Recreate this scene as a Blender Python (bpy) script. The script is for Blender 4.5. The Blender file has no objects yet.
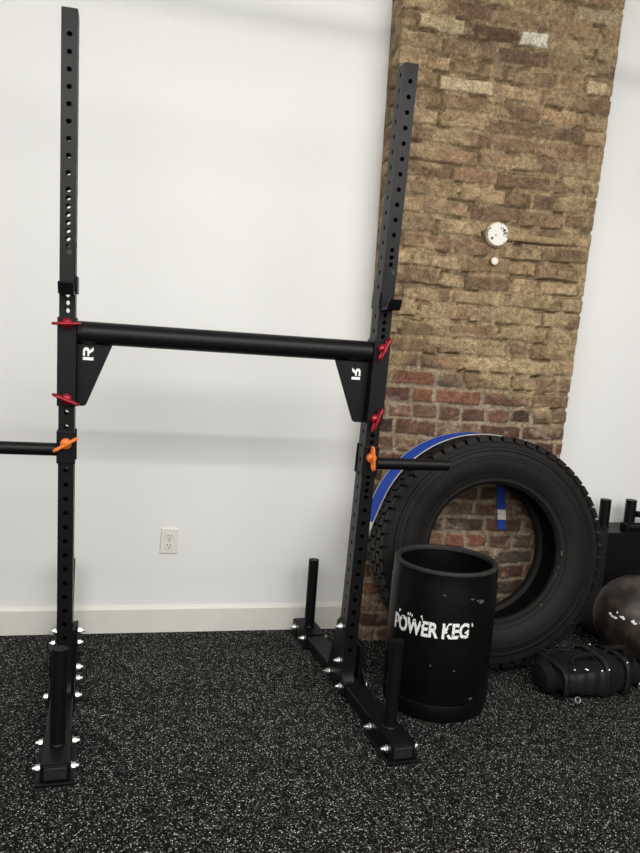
import bpy, bmesh, math, random
import numpy as np
from mathutils import Vector, Matrix

random.seed(7)
SC = bpy.context.scene
COL = SC.collection
PI = math.pi

# ------------------------------------------------------------------ camera
F_PX = 794.09
PITCH, ROLL, YAW = 0.1253, 0.0743, 0.2478
CAM = Vector((0.1350, -2.6028, 1.2939))
cy_, sy_, cp_, sp_ = math.cos(YAW), math.sin(YAW), math.cos(PITCH), math.sin(PITCH)
fwd = Vector((sy_ * cp_, cy_ * cp_, -sp_))
rgt = Vector((cy_, -sy_, 0))
up = rgt.cross(fwd)
cr_, sr_ = math.cos(ROLL), math.sin(ROLL)
ix = cr_ * rgt + sr_ * up
iy = -sr_ * rgt + cr_ * up
cam = bpy.data.cameras.new('camera')
cam.sensor_fit = 'VERTICAL'; cam.sensor_height = 36.0
cam.lens = F_PX / 853 * 36.0
cam.clip_start = 0.02
camo = bpy.data.objects.new('camera', cam); COL.objects.link(camo)
m = Matrix.Identity(4)
for i in range(3):
    m[i][0], m[i][1], m[i][2], m[i][3] = ix[i], iy[i], -fwd[i], CAM[i]
camo.matrix_world = m
SC.camera = camo

# ------------------------------------------------------------------ light
SC.view_settings.view_transform = 'Standard'
SC.view_settings.look = 'None'
SC.view_settings.gamma = 1.0
SC.view_settings.use_curve_mapping = False
SC.view_settings.exposure = 0.33
w = bpy.data.worlds.new('room_ambient'); SC.world = w; w.use_nodes = True
bg = w.node_tree.nodes['Background']
bg.inputs['Color'].default_value = (1.0, 0.98, 0.95, 1)
bg.inputs['Strength'].default_value = 0.10

def strip_light(name, loc, length, width, watts, tilt=0.0, color=(1.0, 0.975, 0.94)):
    l = bpy.data.lights.new(name, 'AREA'); l.shape = 'RECTANGLE'
    l.size = length; l.size_y = width; l.energy = watts; l.color = color
    o = bpy.data.objects.new(name, l); COL.objects.link(o)
    o.location = loc                       # long side along the wall; tilt turns it towards the wall
    o.rotation_euler = (math.radians(tilt), 0, 0)
    return o
strip_light('ceiling_strip_light', (0.9, -1.60, 2.44), 4.6, 0.05, 19, 52)
strip_light('ceiling_panel_light', (0.9, -2.50, 3.00), 6.0, 2.4, 215, 24)
strip_light('added_far_fill', (0.9, -5.60, 2.60), 7.0, 3.6, 130, 60)  # added fill behind the camera, evens out the shadows on the wall

# ------------------------------------------------------------------ helpers
def lin(r, g, b):
    f = lambda c: c / 12.92 if c <= 0.04045 else ((c + 0.055) / 1.055) ** 2.4
    return (f(r / 255), f(g / 255), f(b / 255))

def mat(name, rgb, rough=0.5, metal=0.0, noise=None, bump=None, spec=0.5, mix=None):
    """noise=(scale, rgb2, lo, hi) blends a second colour; bump=(scale, strength, distance)"""
    M = bpy.data.materials.new(name); M.use_nodes = True
    nt = M.node_tree; b = nt.nodes['Principled BSDF']
    b.inputs['Base Color'].default_value = (*rgb, 1)
    b.inputs['Roughness'].default_value = rough
    b.inputs['Metallic'].default_value = metal
    b.inputs['Specular IOR Level'].default_value = spec
    tc = nt.nodes.new('ShaderNodeTexCoord')
    if noise:
        n = nt.nodes.new('ShaderNodeTexNoise'); n.inputs['Scale'].default_value = noise[0]
        n.inputs['Detail'].default_value = 6; n.inputs['Roughness'].default_value = 0.65
        nt.links.new(tc.outputs['Object'], n.inputs['Vector'])
        r = nt.nodes.new('ShaderNodeMapRange')
        r.inputs['From Min'].default_value = noise[2]; r.inputs['From Max'].default_value = noise[3]
        nt.links.new(n.outputs['Fac'], r.inputs['Value'])
        x = nt.nodes.new('ShaderNodeMix'); x.data_type = 'RGBA'
        x.inputs['A'].default_value = (*rgb, 1); x.inputs['B'].default_value = (*noise[1], 1)
        nt.links.new(r.outputs['Result'], x.inputs['Factor'])
        nt.links.new(x.outputs['Result'], b.inputs['Base Color'])
    if bump:
        n = nt.nodes.new('ShaderNodeTexNoise'); n.inputs['Scale'].default_value = bump[0]
        n.inputs['Detail'].default_value = 4
        nt.links.new(tc.outputs['Object'], n.inputs['Vector'])
        p = nt.nodes.new('ShaderNodeBump'); p.inputs['Strength'].default_value = bump[1]
        p.inputs['Distance'].default_value = bump[2]
        nt.links.new(n.outputs['Fac'], p.inputs['Height'])
        nt.links.new(p.outputs['Normal'], b.inputs['Normal'])
    return M

class MB:
    """collects shapes and links them as ONE mesh object"""
    def __init__(s): s.v = []; s.f = []; s.sm = []
    def add(s, vs, fs, smooth=False):
        o = len(s.v); s.v += [Vector(p) for p in vs]
        s.f += [tuple(i + o for i in f) for f in fs]; s.sm += [smooth] * len(fs)
        return s
    def hexa(s, c):      # 8 corners: bottom ring 0-3, top ring 4-7
        return s.add(c, [(3, 2, 1, 0), (4, 5, 6, 7), (0, 1, 5, 4), (1, 2, 6, 5), (2, 3, 7, 6), (3, 0, 4, 7)])
    def box(s, x0, x1, y0, y1, z0, z1):
        return s.hexa([(x0, y0, z0), (x1, y0, z0), (x1, y1, z0), (x0, y1, z0), (x0, y0, z1), (x1, y0, z1), (x1, y1, z1), (x0, y1, z1)])
    def prism(s, poly, axis, a, b):
        """extrude a 2D polygon along axis 0/1/2 from a to b"""
        def P(p, t):
            q = [p[0], p[1]]; q.insert(axis, t); return q
        n = len(poly)
        vs = [P(p, a) for p in poly] + [P(p, b) for p in poly]
        fs = [tuple(range(n))[::-1], tuple(range(n, 2 * n))] + [(i, (i + 1) % n, n + (i + 1) % n, n + i) for i in range(n)]
        return s.add(vs, fs)
    def tube(s, pts, r, seg=16, cap=True, smooth=True, closed=False):
        pts = [Vector(p) for p in pts]; n = len(pts)
        rs = r if isinstance(r, (list, tuple)) else [r] * n
        vs = []; prev = None
        for i, p in enumerate(pts):
            if closed: t = pts[(i + 1) % n] - pts[i - 1]
            else: t = pts[min(i + 1, n - 1)] - pts[max(i - 1, 0)]
            t.normalize()
            if prev is None:
                a = Vector((0, 0, 1)) if abs(t.z) < 0.9 else Vector((1, 0, 0))
                u = t.cross(a).normalized()
            else:
                u = (prev - t * prev.dot(t)).normalized()
            prev = u; q = t.cross(u)
            for k in range(seg):
                an = 2 * PI * k / seg
                vs.append(p + rs[i] * (math.cos(an) * u + math.sin(an) * q))
        fs = []
        m_ = n if closed else n - 1
        for i in range(m_):
            j = (i + 1) % n
            for k in range(seg):
                l = (k + 1) % seg
                fs.append((i * seg + k, i * seg + l, j * seg + l, j * seg + k))
        s.add(vs, fs, smooth)
        if cap and not closed:
            s.add(vs[:seg], [tuple(range(seg))[::-1]]); s.add(vs[-seg:], [tuple(range(seg))])
        return s
    def lathe(s, prof, c=(0, 0, 0), seg=64, smooth=True):
        """profile of (r, z) turned about a vertical axis through c; r == 0 closes with a fan"""
        vs = []; n = len(prof)
        for r, z in prof:
            for k in range(seg):
                a = 2 * PI * k / seg
                vs.append((c[0] + r * math.cos(a), c[1] + r * math.sin(a), c[2] + z))
        fs = []
        for i in range(n - 1):
            for k in range(seg):
                l = (k + 1) % seg
                fs.append((i * seg + k, i * seg + l, (i + 1) * seg + l, (i + 1) * seg + k))
        return s.add(vs, fs, smooth)
    def xf(s, fn):
        s.v = [Vector(fn(p)) for p in s.v]; return s
    def build(s, name, material, parent=None, bevel=None, weld=False, origin=None):
        me = bpy.data.meshes.new(name)
        off = Vector(origin) if origin else Vector((0, 0, 0))
        me.from_pydata([tuple(p - off) for p in s.v], [], s.f)
        me.polygons.foreach_set('use_smooth', s.sm)
        bm = bmesh.new(); bm.from_mesh(me)
        if weld: bmesh.ops.remove_doubles(bm, verts=bm.verts, dist=1e-5)
        bmesh.ops.recalc_face_normals(bm, faces=bm.faces)
        bm.to_mesh(me); bm.free()
        if any(s.sm): me.set_sharp_from_angle(angle=math.radians(34))
        me.materials.append(material)
        o = bpy.data.objects.new(name, me); COL.objects.link(o)
        o.location = off
        if parent: o.parent = parent; o.location = off - (parent.get('_org', None) and Vector(parent['_org']) or Vector((0, 0, 0)))
        if bevel:
            b = o.modifiers.new('bevel', 'BEVEL'); b.width = bevel; b.segments = 2; b.limit_method = 'ANGLE'
            b.angle_limit = math.radians(40); b.use_clamp_overlap = True
        return o

def tag(o, label, cat, group=None):
    o['label'] = label; o['category'] = cat
    if group: o['group'] = group
    return o
def thing(name, loc, label, cat, group=None):
    o = bpy.data.objects.new(name, None); COL.objects.link(o)
    o.location = loc; o.empty_display_size = 0.05
    return tag(o, label, cat, group)
def part(mb, name, material, parent, **k):
    """child of a thing; mesh data is in world coordinates, so undo the parent's offset"""
    o = mb.build(name, material, **k)
    o.parent = parent
    root = parent; off = Vector((0, 0, 0))
    while root: off += root.location; root = root.parent
    o.location = o.location - off
    return o
def structure(o):
    o['kind'] = 'structure'; return o

# ------------------------------------------------------------------ materials
M_WALL = mat('painted_drywall', (0.83, 0.835, 0.82), 0.55, bump=(120, 0.08, 0.002), noise=(1.2, (0.80, 0.806, 0.79), 0.35, 0.7))
M_BASE = mat('baseboard_paint', (0.76, 0.745, 0.69), 0.4, noise=(9, (0.72, 0.70, 0.64), 0.45, 0.75))
M_CEIL = mat('ceiling_paint', (0.75, 0.74, 0.71), 0.8)
M_BLACK = mat('black_powder_coat', (0.0034, 0.0034, 0.0040), 0.42, bump=(900, 0.12, 0.0006), noise=(40, (0.0055, 0.0055, 0.0062), 0.4, 0.7), spec=0.22)
M_CAP = mat('black_plastic_cap', (0.012, 0.012, 0.012), 0.5)
M_ZINC = mat('zinc_bolt', (0.75, 0.75, 0.74), 0.28, 1.0)
M_RED = mat('red_anodised_pin', (0.30, 0.008, 0.022), 0.3, 0.35)
M_ORANGE = mat('orange_pin', (0.78, 0.19, 0.03), 0.4)
M_WHITEPRINT = mat('white_print', (0.82, 0.82, 0.80), 0.5)
M_TIRE = mat('tyre_rubber', (0.0055, 0.0053, 0.0048), 0.62, noise=(14, (0.0115, 0.0105, 0.009), 0.5, 0.8), bump=(60, 0.15, 0.002), spec=0.22)
M_TIREIN = mat('tyre_inner_liner', (0.010, 0.010, 0.010), 0.7)
M_KEG = mat('black_keg_plastic', (0.0022, 0.0022, 0.0022), 0.40, noise=(22, (0.0045, 0.0045, 0.0042), 0.5, 0.8), bump=(40, 0.1, 0.002), spec=0.2)
M_KEGRIM = mat('worn_rim_plastic', (0.022, 0.022, 0.021), 0.55, noise=(30, (0.045, 0.044, 0.042), 0.5, 0.75), spec=0.3)
M_SCUFF = mat('keg_scuff', (0.07, 0.07, 0.066), 0.7)
M_BEAD = mat('bead_mark', (0.12, 0.115, 0.105), 0.7)
M_STRAP = mat('blue_webbing', (0.012, 0.060, 0.42), 0.7, bump=(700, 0.3, 0.001))
M_STRAPEDGE = mat('pale_webbing_edge', (0.55, 0.55, 0.50), 0.8)
M_BALL = mat('scuffed_ball_rubber', (0.012, 0.009, 0.0075), 0.5, noise=(11, (0.085, 0.060, 0.045), 0.45, 0.75), bump=(45, 0.25, 0.003))
M_BAG = mat('black_nylon', (0.0032, 0.0032, 0.0032), 0.85, bump=(400, 0.3, 0.001), noise=(12, (0.007, 0.007, 0.0066), 0.5, 0.7), spec=0.25)
M_PATCH = mat('bag_panel_vinyl', (0.0075, 0.0073, 0.0064), 0.6, spec=0.3)
M_OUTLET = mat('outlet_plastic', (0.76, 0.75, 0.69), 0.35)
M_SLOT = mat('outlet_slot', (0.06, 0.055, 0.05), 0.6)
M_COVER = mat('chipped_white_paint', (0.80, 0.77, 0.70), 0.5, noise=(38, (0.16, 0.13, 0.10), 0.57, 0.60))
M_CONDUIT = mat('plastered_conduit', lin(140, 118, 88), 0.85, noise=(60, lin(172, 152, 112), 0.45, 0.62), bump=(90, 0.5, 0.004))

def floor_material():
    M = bpy.data.materials.new('speckled_rubber_floor'); M.use_nodes = True
    nt = M.node_tree; b = nt.nodes['Principled BSDF']
    tc = nt.nodes.new('ShaderNodeTexCoord')
    base = nt.nodes.new('ShaderNodeTexNoise'); base.inputs['Scale'].default_value = 160; base.inputs['Detail'].default_value = 3
    nt.links.new(tc.outputs['Object'], base.inputs['Vector'])
    cr = nt.nodes.new('ShaderNodeValToRGB')
    cr.color_ramp.elements[0].position = 0.3; cr.color_ramp.elements[0].color = (0.0018, 0.0018, 0.0019, 1)
    cr.color_ramp.elements[1].position = 0.75; cr.color_ramp.elements[1].color = (0.0062, 0.0062, 0.0062, 1)
    nt.links.new(base.outputs['Fac'], cr.inputs['Fac'])
    col = cr.outputs['Color']
    # distort the coordinates so that the chips are ragged
    dn = nt.nodes.new('ShaderNodeTexNoise'); dn.inputs['Scale'].default_value = 300
    nt.links.new(tc.outputs['Object'], dn.inputs['Vector'])
    ma = nt.nodes.new('ShaderNodeVectorMath'); ma.operation = 'MULTIPLY_ADD'
    nt.links.new(dn.outputs['Color'], ma.inputs[0]); ma.inputs[1].default_value = (0.003, 0.003, 0.003)
    nt.links.new(tc.outputs['Object'], ma.inputs[2])
    for scale, thr, c in ((235, 0.84, (0.10, 0.10, 0.095)), (380, 0.86, (0.26, 0.26, 0.25)), (270, 0.90, (0.72, 0.72, 0.69)), (260, 0.94, (0.05, 0.065, 0.05))):
        v = nt.nodes.new('ShaderNodeTexVoronoi'); v.inputs['Scale'].default_value = scale
        nt.links.new(ma.outputs['Vector'], v.inputs['Vector'])
        sp = nt.nodes.new('ShaderNodeSeparateColor'); nt.links.new(v.outputs['Color'], sp.inputs['Color'])
        r = nt.nodes.new('ShaderNodeMapRange')
        r.inputs['From Min'].default_value = thr; r.inputs['From Max'].default_value = thr + 0.06
        nt.links.new(sp.outputs['Red'], r.inputs['Value'])
        mul = nt.nodes.new('ShaderNodeMath'); mul.operation = 'MULTIPLY'
        dr = nt.nodes.new('ShaderNodeMapRange')          # chips are smaller than their cell
        dr.inputs['From Min'].default_value = 0.52; dr.inputs['From Max'].default_value = 0.40
        nt.links.new(v.outputs['Distance'], dr.inputs['Value'])
        nt.links.new(r.outputs['Result'], mul.inputs[0]); nt.links.new(dr.outputs['Result'], mul.inputs[1])
        x = nt.nodes.new('ShaderNodeMix'); x.data_type = 'RGBA'
        nt.links.new(mul.outputs['Value'], x.inputs['Factor']); nt.links.new(col, x.inputs['A'])
        x.inputs['B'].default_value = (*c, 1); col = x.outputs['Result']
    nt.links.new(col, b.inputs['Base Color'])
    b.inputs['Roughness'].default_value = 0.75
    b.inputs['Specular IOR Level'].default_value = 0.06
    p = nt.nodes.new('ShaderNodeBump'); p.inputs['Strength'].default_value = 0.35; p.inputs['Distance'].default_value = 0.002
    nt.links.new(base.outputs['Fac'], p.inputs['Height']); nt.links.new(p.outputs['Normal'], b.inputs['Normal'])
    return M
M_FLOOR = floor_material()

def print_material():
    """white paint on the keg, rubbed away in places"""
    M = bpy.data.materials.new('worn_white_lettering'); M.use_nodes = True
    nt = M.node_tree; b = nt.nodes['Principled BSDF']; b.inputs['Roughness'].default_value = 0.5
    tc = nt.nodes.new('ShaderNodeTexCoord')
    n = nt.nodes.new('ShaderNodeTexNoise'); n.inputs['Scale'].default_value = 60; n.inputs['Detail'].default_value = 3
    nt.links.new(tc.outputs['Object'], n.inputs['Vector'])
    r = nt.nodes.new('ShaderNodeMapRange'); r.inputs['From Min'].default_value = 0.615; r.inputs['From Max'].default_value = 0.64
    nt.links.new(n.outputs['Fac'], r.inputs['Value'])
    x = nt.nodes.new('ShaderNodeMix'); x.data_type = 'RGBA'
    x.inputs['A'].default_value = (0.85, 0.85, 0.83, 1); x.inputs['B'].default_value = (0.010, 0.010, 0.010, 1)
    nt.links.new(r.outputs['Result'], x.inputs['Factor']); nt.links.new(x.outputs['Result'], b.inputs['Base Color'])
    return M
M_PRINT = print_material()

def brick_material():
    M = bpy.data.materials.new('old_brick_and_mortar'); M.use_nodes = True
    nt = M.node_tree; b = nt.nodes['Principled BSDF']; b.inputs['Roughness'].default_value = 0.9
    b.inputs['Specular IOR Level'].default_value = 0.2
    a = nt.nodes.new('ShaderNodeVertexColor'); a.layer_name = 'clay'
    tc = nt.nodes.new('ShaderNodeTexCoord')
    n = nt.nodes.new('ShaderNodeTexNoise'); n.inputs['Scale'].default_value = 52; n.inputs['Detail'].default_value = 7; n.inputs['Roughness'].default_value = 0.68
    nt.links.new(tc.outputs['Object'], n.inputs['Vector'])
    r = nt.nodes.new('ShaderNodeMapRange'); r.inputs['From Min'].default_value = 0.3; r.inputs['From Max'].default_value = 0.7
    r.inputs['To Min'].default_value = 0.52; r.inputs['To Max'].default_value = 1.46
    nt.links.new(n.outputs['Fac'], r.inputs['Value'])
    n2 = nt.nodes.new('ShaderNodeTexNoise'); n2.inputs['Scale'].default_value = 190; n2.inputs['Detail'].default_value = 4
    nt.links.new(tc.outputs['Object'], n2.inputs['Vector'])
    r2 = nt.nodes.new('ShaderNodeMapRange'); r2.inputs['From Min'].default_value = 0.3; r2.inputs['From Max'].default_value = 0.7
    r2.inputs['To Min'].default_value = 0.58; r2.inputs['To Max'].default_value = 1.42
    nt.links.new(n2.outputs['Fac'], r2.inputs['Value'])
    mm = nt.nodes.new('ShaderNodeMath'); mm.operation = 'MULTIPLY'
    nt.links.new(r.outputs['Result'], mm.inputs[0]); nt.links.new(r2.outputs['Result'], mm.inputs[1])
    vm = nt.nodes.new('ShaderNodeVectorMath'); vm.operation = 'SCALE'
    nt.links.new(a.outputs['Color'], vm.inputs[0]); nt.links.new(mm.outputs['Value'], vm.inputs['Scale'])
    nt.links.new(vm.outputs['Vector'], b.inputs['Base Color'])
    p = nt.nodes.new('ShaderNodeBump'); p.inputs['Strength'].default_value = 0.5; p.inputs['Distance'].default_value = 0.004
    nt.links.new(n.outputs['Fac'], p.inputs['Height']); nt.links.new(p.outputs['Normal'], b.inputs['Normal'])
    return M
M_BRICK = brick_material()

# ------------------------------------------------------------------ the room
WY = 0.59                                   # face of the back wall
structure(MB().box(-3.0, 4.6, WY, WY + 0.12, 0, 3.05).build('wall_back', M_WALL))
structure(MB().box(-3.0, 4.6, -5.5, WY + 0.12, -0.06, 0).build('floor', M_FLOOR))
structure(MB().box(-3.0, 4.6, -5.5, WY + 0.12, 3.05, 3.15).build('ceiling', M_CEIL))
def baseboard(name, x0, x1):
    prof = [(WY, 0.0), (WY - 0.014, 0.0), (WY - 0.014, 0.098), (WY - 0.010, 0.106), (WY - 0.004, 0.111), (WY, 0.111)]
    return structure(MB().prism(prof, 0, x0, x1).build(name, M_BASE))
baseboard('baseboard_left', -3.0, 1.10)
baseboard('baseboard_right', 2.06, 4.6)
structure(MB().tube([(-3.0, -0.90, 2.444), (4.6, -0.90, 2.444)], 0.011, 16).build('unseen_pipe_1', M_CEIL))  # unseen pipe, placed so the strip light casts a band high on the wall

# ------------------------------------------------------------------ brick pillar (one height field wrapped round three sides)
def vnoise(x, y, seed):
    xi = np.floor(x).astype(np.int64); yi = np.floor(y).astype(np.int64)
    xf = x - xi; yf = y - yi
    u = xf * xf * (3 - 2 * xf); v = yf * yf * (3 - 2 * yf)
    def h(a, b):
        n = (a * 374761393 + b * 668265263 + seed * 2147483647) & 0xffffffff
        n = ((n ^ (n >> 13)) * 1274126177) & 0xffffffff
        n = n ^ (n >> 16)
        return (n & 0xffff) / 65535.0
    return (h(xi, yi) * (1 - u) + h(xi + 1, yi) * u) * (1 - v) + (h(xi, yi + 1) * (1 - u) + h(xi + 1, yi + 1) * u) * v
def fbm(x, y, seed, octv=4):
    t = 0; a = 0.5; s = 0
    for o in range(octv):
        t = t + a * vnoise(x * 2 ** o, y * 2 ** o, seed + o * 17); s += a; a *= 0.55
    return t / s
def sstep(a, b, x):
    t = np.clip((x - a) / (b - a), 0, 1); return t * t * (3 - 2 * t)

def brick_pillar():
    rng = np.random.default_rng(12)
    DEP = 0.145; ZT = 3.05; STEP = 0.004
    FY = WY - DEP                             # front face
    nz = int(ZT / STEP) + 1
    zz = np.linspace(0, ZT, nz)
    NW = 215                                  # columns across the front
    nd = 36
    su = np.concatenate([np.linspace(-DEP, 0, nd, endpoint=False), np.linspace(0, 0.86, NW), np.linspace(0.86, 0.86 + DEP, nd + 1)[1:]])
    S, Z = np.meshgrid(su, zz)
    ncol = len(su)
    # ragged coordinates
    Sx = S + 0.016 * (fbm(S * 22, Z * 22, 3) - 0.5) + 0.016 * (fbm(S * 5, Z * 5, 4) - 0.5)
    Zx = Z + 0.014 * (fbm(S * 20, Z * 20, 5) - 0.5) + 0.022 * (fbm(S * 3.2, Z * 3.2, 6) - 0.5)
    edge = np.full(S.shape, -1.0); bid = np.zeros(S.shape, int)
    hgt = np.zeros(S.shape)
    z0 = -0.01; row = 0; cols = {}; bricks = []
    top_noise = fbm(S * 4, Z * 4, 31)
    while z0 < ZT:
        ch = 0.0685 + rng.uniform(-0.003, 0.003)
        header = row in (6, 12, 14, 20, 27, 34, 40)
        x = -0.16 - (0.10 if row % 2 else 0.0) + rng.uniform(-0.03, 0.03)
        while x < 1.05:
            L = rng.uniform(0.096, 0.118) if header else (rng.uniform(0.185, 0.222) if rng.random() < 0.86 else rng.uniform(0.10, 0.13))
            bricks.append((x, x + L, z0, z0 + ch)); x += L
        z0 += ch; row += 1
    nb = len(bricks)
    prot = np.zeros(nb)
    for i, (a, b, c, d) in enumerate(bricks):
        i0 = max(0, int(c / STEP) - 6); i1 = min(nz, int(d / STEP) + 8)
        if i1 <= 0: continue
        sub = (slice(i0, i1), slice(None))
        jz = rng.uniform(-0.003, 0.003)
        g = rng.uniform(0.0045, 0.0075)
        ex = np.minimum(Sx[sub] - a - g, b - g - Sx[sub])
        ez = np.minimum(Zx[sub] - c - g - jz, d - g + jz - Zx[sub])
        e = np.where((ex > 0) & (ez > 0), np.minimum(ex, ez), np.minimum(np.minimum(ex, 0), np.minimum(ez, 0)))
        up_ = e > edge[sub]
        edge[sub] = np.where(up_, e, edge[sub]); bid[sub] = np.where(up_, i, bid[sub])
        prot[i] = rng.uniform(-0.003, 0.003)
    inside = sstep(0.0, 0.006, edge)
    # zones
    bound = 1.10 + 0.05 * np.sin(S * 9) + 0.16 * (fbm(S * 6, Z * 6, 41) - 0.5) - 0.20 * sstep(0.55, 0.8, S)
    upper = sstep(-0.03, 0.05, Z - bound)
    smear = upper * sstep(0.53, 0.66, fbm(S * 8, Z * 11, 51, 5) + 0.06 * np.exp(-((Z - 1.30) / 0.22) ** 2))
    smear = np.maximum(smear, (1 - upper) * 0.8 * sstep(0.63, 0.70, fbm(S * 12, Z * 16, 52, 5)))
    rough = fbm(S * 40, Z * 40, 61, 4) - 0.5
    hgt = inside * (0.008 + prot[bid]) * (1 - 0.25 * upper) + 0.006 * upper * (fbm(S * 14, Z * 14, 62) - 0.3) + 0.0045 * rough + smear * 0.004
    # hollows and deep cracked joints in the old upper part
    crack = upper * sstep(0.50, 0.58, fbm(S * 13, Z * 17, 63, 4)) * (1 - sstep(0.0, 0.006, np.abs(edge + 0.003)))
    hgt -= 0.016 * crack
    # colours
    red = np.array([lin(108, 73, 58), lin(94, 67, 54), lin(114, 86, 69), lin(86, 63, 52), lin(114, 78, 62), lin(74, 61, 52), lin(104, 84, 68)])
    brn = np.array([lin(130, 109, 83), lin(117, 97, 75), lin(140, 119, 92), lin(126, 102, 80), lin(106, 86, 68), lin(146, 126, 98), lin(118, 97, 77)])
    kr = rng.integers(0, len(red), nb); kb = rng.integers(0, len(brn), nb)
    jit = rng.uniform(0.80, 1.2, nb)
    dark = rng.random(nb) < 0.08
    cR = red[kr] * jit[:, None]; cB = brn[kb] * jit[:, None]
    cR[dark] = np.array(lin(82, 70, 62)); 
    # some redder bricks just where the two zones meet, pale painted ones higher up
    paint = np.zeros(nb)
    xl = lambda z: 1.150 - 0.0155 * z
    xr = lambda z: 1.958 + 0.0325 * z
    for px, pz, tone in ((1.727, 2.469, 1.0), (1.369, 2.463, 0.62), (1.413, 2.249, 0.7), (1.954, 2.640, 0.42), (1.43, 1.575, 0.30), (2.00, 2.331, 0.5)):
        s = (px - xl(pz)) / (xr(pz) - xl(pz)) * 0.86
        for i, (a, b, c, d) in enumerate(bricks):
            if a <= s < b and c <= pz < d: paint[i] = tone
    C = cR[bid] * (1 - upper)[..., None] + cB[bid] * upper[..., None]
    mott = fbm(S * 25, Z * 25, 71, 4)
    C = C * ((0.62 + 0.95 * mott) * (0.8 + 0.5 * fbm(S * 3.5, Z * 5, 77, 3)))[..., None]
    grime = sstep(0.5, 0.72, fbm(S * 9, Z * 14, 72, 5))[..., None]
    C = C * (1 - 0.38 * grime) + 0.38 * grime * np.array(lin(96, 80, 64))
    pm = (paint[bid] * inside * sstep(0.36, 0.50, fbm(S * 30, Z * 30, 73) + 0.3 * paint[bid]))[..., None]
    C = C * (1 - pm) + pm * np.where((paint[bid] > 0.9)[..., None], np.array(lin(212, 205, 188)), np.array(lin(196, 180, 146)))
    mort_lo = np.array(lin(138, 124, 104)); mort_hi = np.array(lin(142, 123, 96))
    MC = (mort_lo * (1 - upper)[..., None] + mort_hi * upper[..., None]) * (0.6 + 0.85 * fbm(S * 30, Z * 30, 74))[..., None]
    ins = inside[..., None]
    C = C * ins + MC * (1 - ins)
    sm = (smear * 0.62)[..., None] * (1 - 0.9 * pm)
    C = C * (1 - sm) + sm * (np.array(lin(164, 145, 112)) * upper[..., None] + np.array(lin(160, 145, 124)) * (1 - upper)[..., None]) * (0.75 + 0.5 * mott)[..., None]
    C = C * (1 - 0.5 * crack[..., None])
    # positions: chipped corners
    L_ = xl(Z); R_ = xr(Z)
    frac = np.clip(S / 0.86, 0, 1)
    X = L_ + (R_ - L_) * frac
    Y = np.where(S < 0, FY - S, np.where(S > 0.86, FY + (S - 0.86), FY))
    nd_ = np.where(S < 0, 1.0, 0.0); nr_ = np.where(S > 0.86, 1.0, 0.0)
    corner = np.minimum(np.abs(S), np.abs(S - 0.86))
    chip = np.where(S > 0.5, 0.005, 0.008) * np.exp(-(corner / 0.014) ** 2) * (0.3 + 1.3 * fbm(S * 3, Z * 26, 81, 3))
    fade = sstep(0.0, 0.06, S + DEP) * sstep(0.0, 0.06, 0.86 + DEP - S)
    hh = hgt * fade - chip
    near = np.exp(-(corner / 0.03) ** 2)
    hh = hh * (1 - 0.75 * near) + 0.5 * near * 0.003
    front = 1 - nd_ - nr_
    kk = np.exp(-(corner / 0.012) ** 2)
    lc = (np.abs(S) < 0.03) ; rc = (np.abs(S - 0.86) < 0.03)
    X = X - nd_ * hh + nr_ * hh + front * (-(lc * kk) * hh + (rc * kk) * hh)
    Y = Y - front * hh - (nd_ + nr_) * kk * hh
    V = np.stack([X, Y, Z], -1).reshape(-1, 3)
    idx = np.arange(nz * ncol).reshape(nz, ncol)
    Fq = np.stack([idx[:-1, :-1], idx[:-1, 1:], idx[1:, 1:], idx[1:, :-1]], -1).reshape(-1, 4)
    me = bpy.data.meshes.new('wall_pillar')
    me.vertices.add(len(V)); me.vertices.foreach_set('co', V.astype(np.float32).ravel())
    me.loops.add(Fq.size); me.loops.foreach_set('vertex_index', Fq.astype(np.int32).ravel())
    me.polygons.add(len(Fq)); me.polygons.foreach_set('loop_start', np.arange(0, Fq.size, 4, dtype=np.int32))
    me.polygons.foreach_set('loop_total', np.full(len(Fq), 4, dtype=np.int32))
    me.update(calc_edges=True); me.validate()
    me.polygons.foreach_set('use_smooth', np.ones(len(Fq), dtype=bool))
    at = me.color_attributes.new('clay', 'FLOAT_COLOR', 'POINT')
    RGBA = np.concatenate([np.clip(C, 0, 1).reshape(-1, 3), np.ones((len(V), 1))], 1).astype(np.float32)
    at.data.foreach_set('color', RGBA.ravel())
    me.materials.append(M_BRICK)
    o = bpy.data.objects.new('wall_pillar', me); COL.objects.link(o)
    return structure(o)
brick_pillar()

# ------------------------------------------------------------------ yoke rack
HW, HD, H = 0.0236, 0.0354, 2.158
RAIL_T = 0.056
# each stand has splayed a little on the soft floor: x, y, turn of the base; x, y, turn and lean of the upright
BASE = {'L': (-0.0156, 0.0, 0.0351), 'R': (0.9659, -0.005, 0.0839)}
POST = {'L': (-0.0064, -0.0102, 0.0, -0.0244, 0.0051), 'R': (0.9450, -0.0134, 0.02, 0.0262, 0.0067)}
def stand_xf(side, lean=True):
    """local (x, y into wall, z) of a stand -> world; lean=True for the upright and all it carries"""
    X, Y, a, lx, ly = POST[side] if lean else BASE[side] + (0.0, 0.0)
    c, s = math.cos(a), math.sin(a)
    def fn(p):
        x, y, z = p
        return (X + x * c - y * s + lx * z, Y + x * s + y * c + ly * z, z)
    return fn

rack = thing('yoke_rack', (0.47, 0, 0), 'tall black steel yoke rack with crossbar and red pull pins before the white wall', 'gym rack')

def holes_front(side):
    z = H - (0.071 if side == 'L' else 0.055); out = []
    for i in range(10 if side == 'L' else 12): out.append(z); z -= 0.0492
    z += 0.0492 - 0.0240
    while z > (1.28 if side == 'L' else 0.72): out.append(z); z -= 0.0240
    z = 1.245 if side == 'L' else z - 0.0217
    while z > 0.16: out.append(z); z -= 0.0457
    return out
def holes_side():
    z = H - 0.030; out = []
    while z > 0.30: out.append(z); z -= 0.0492
    return out

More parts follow.
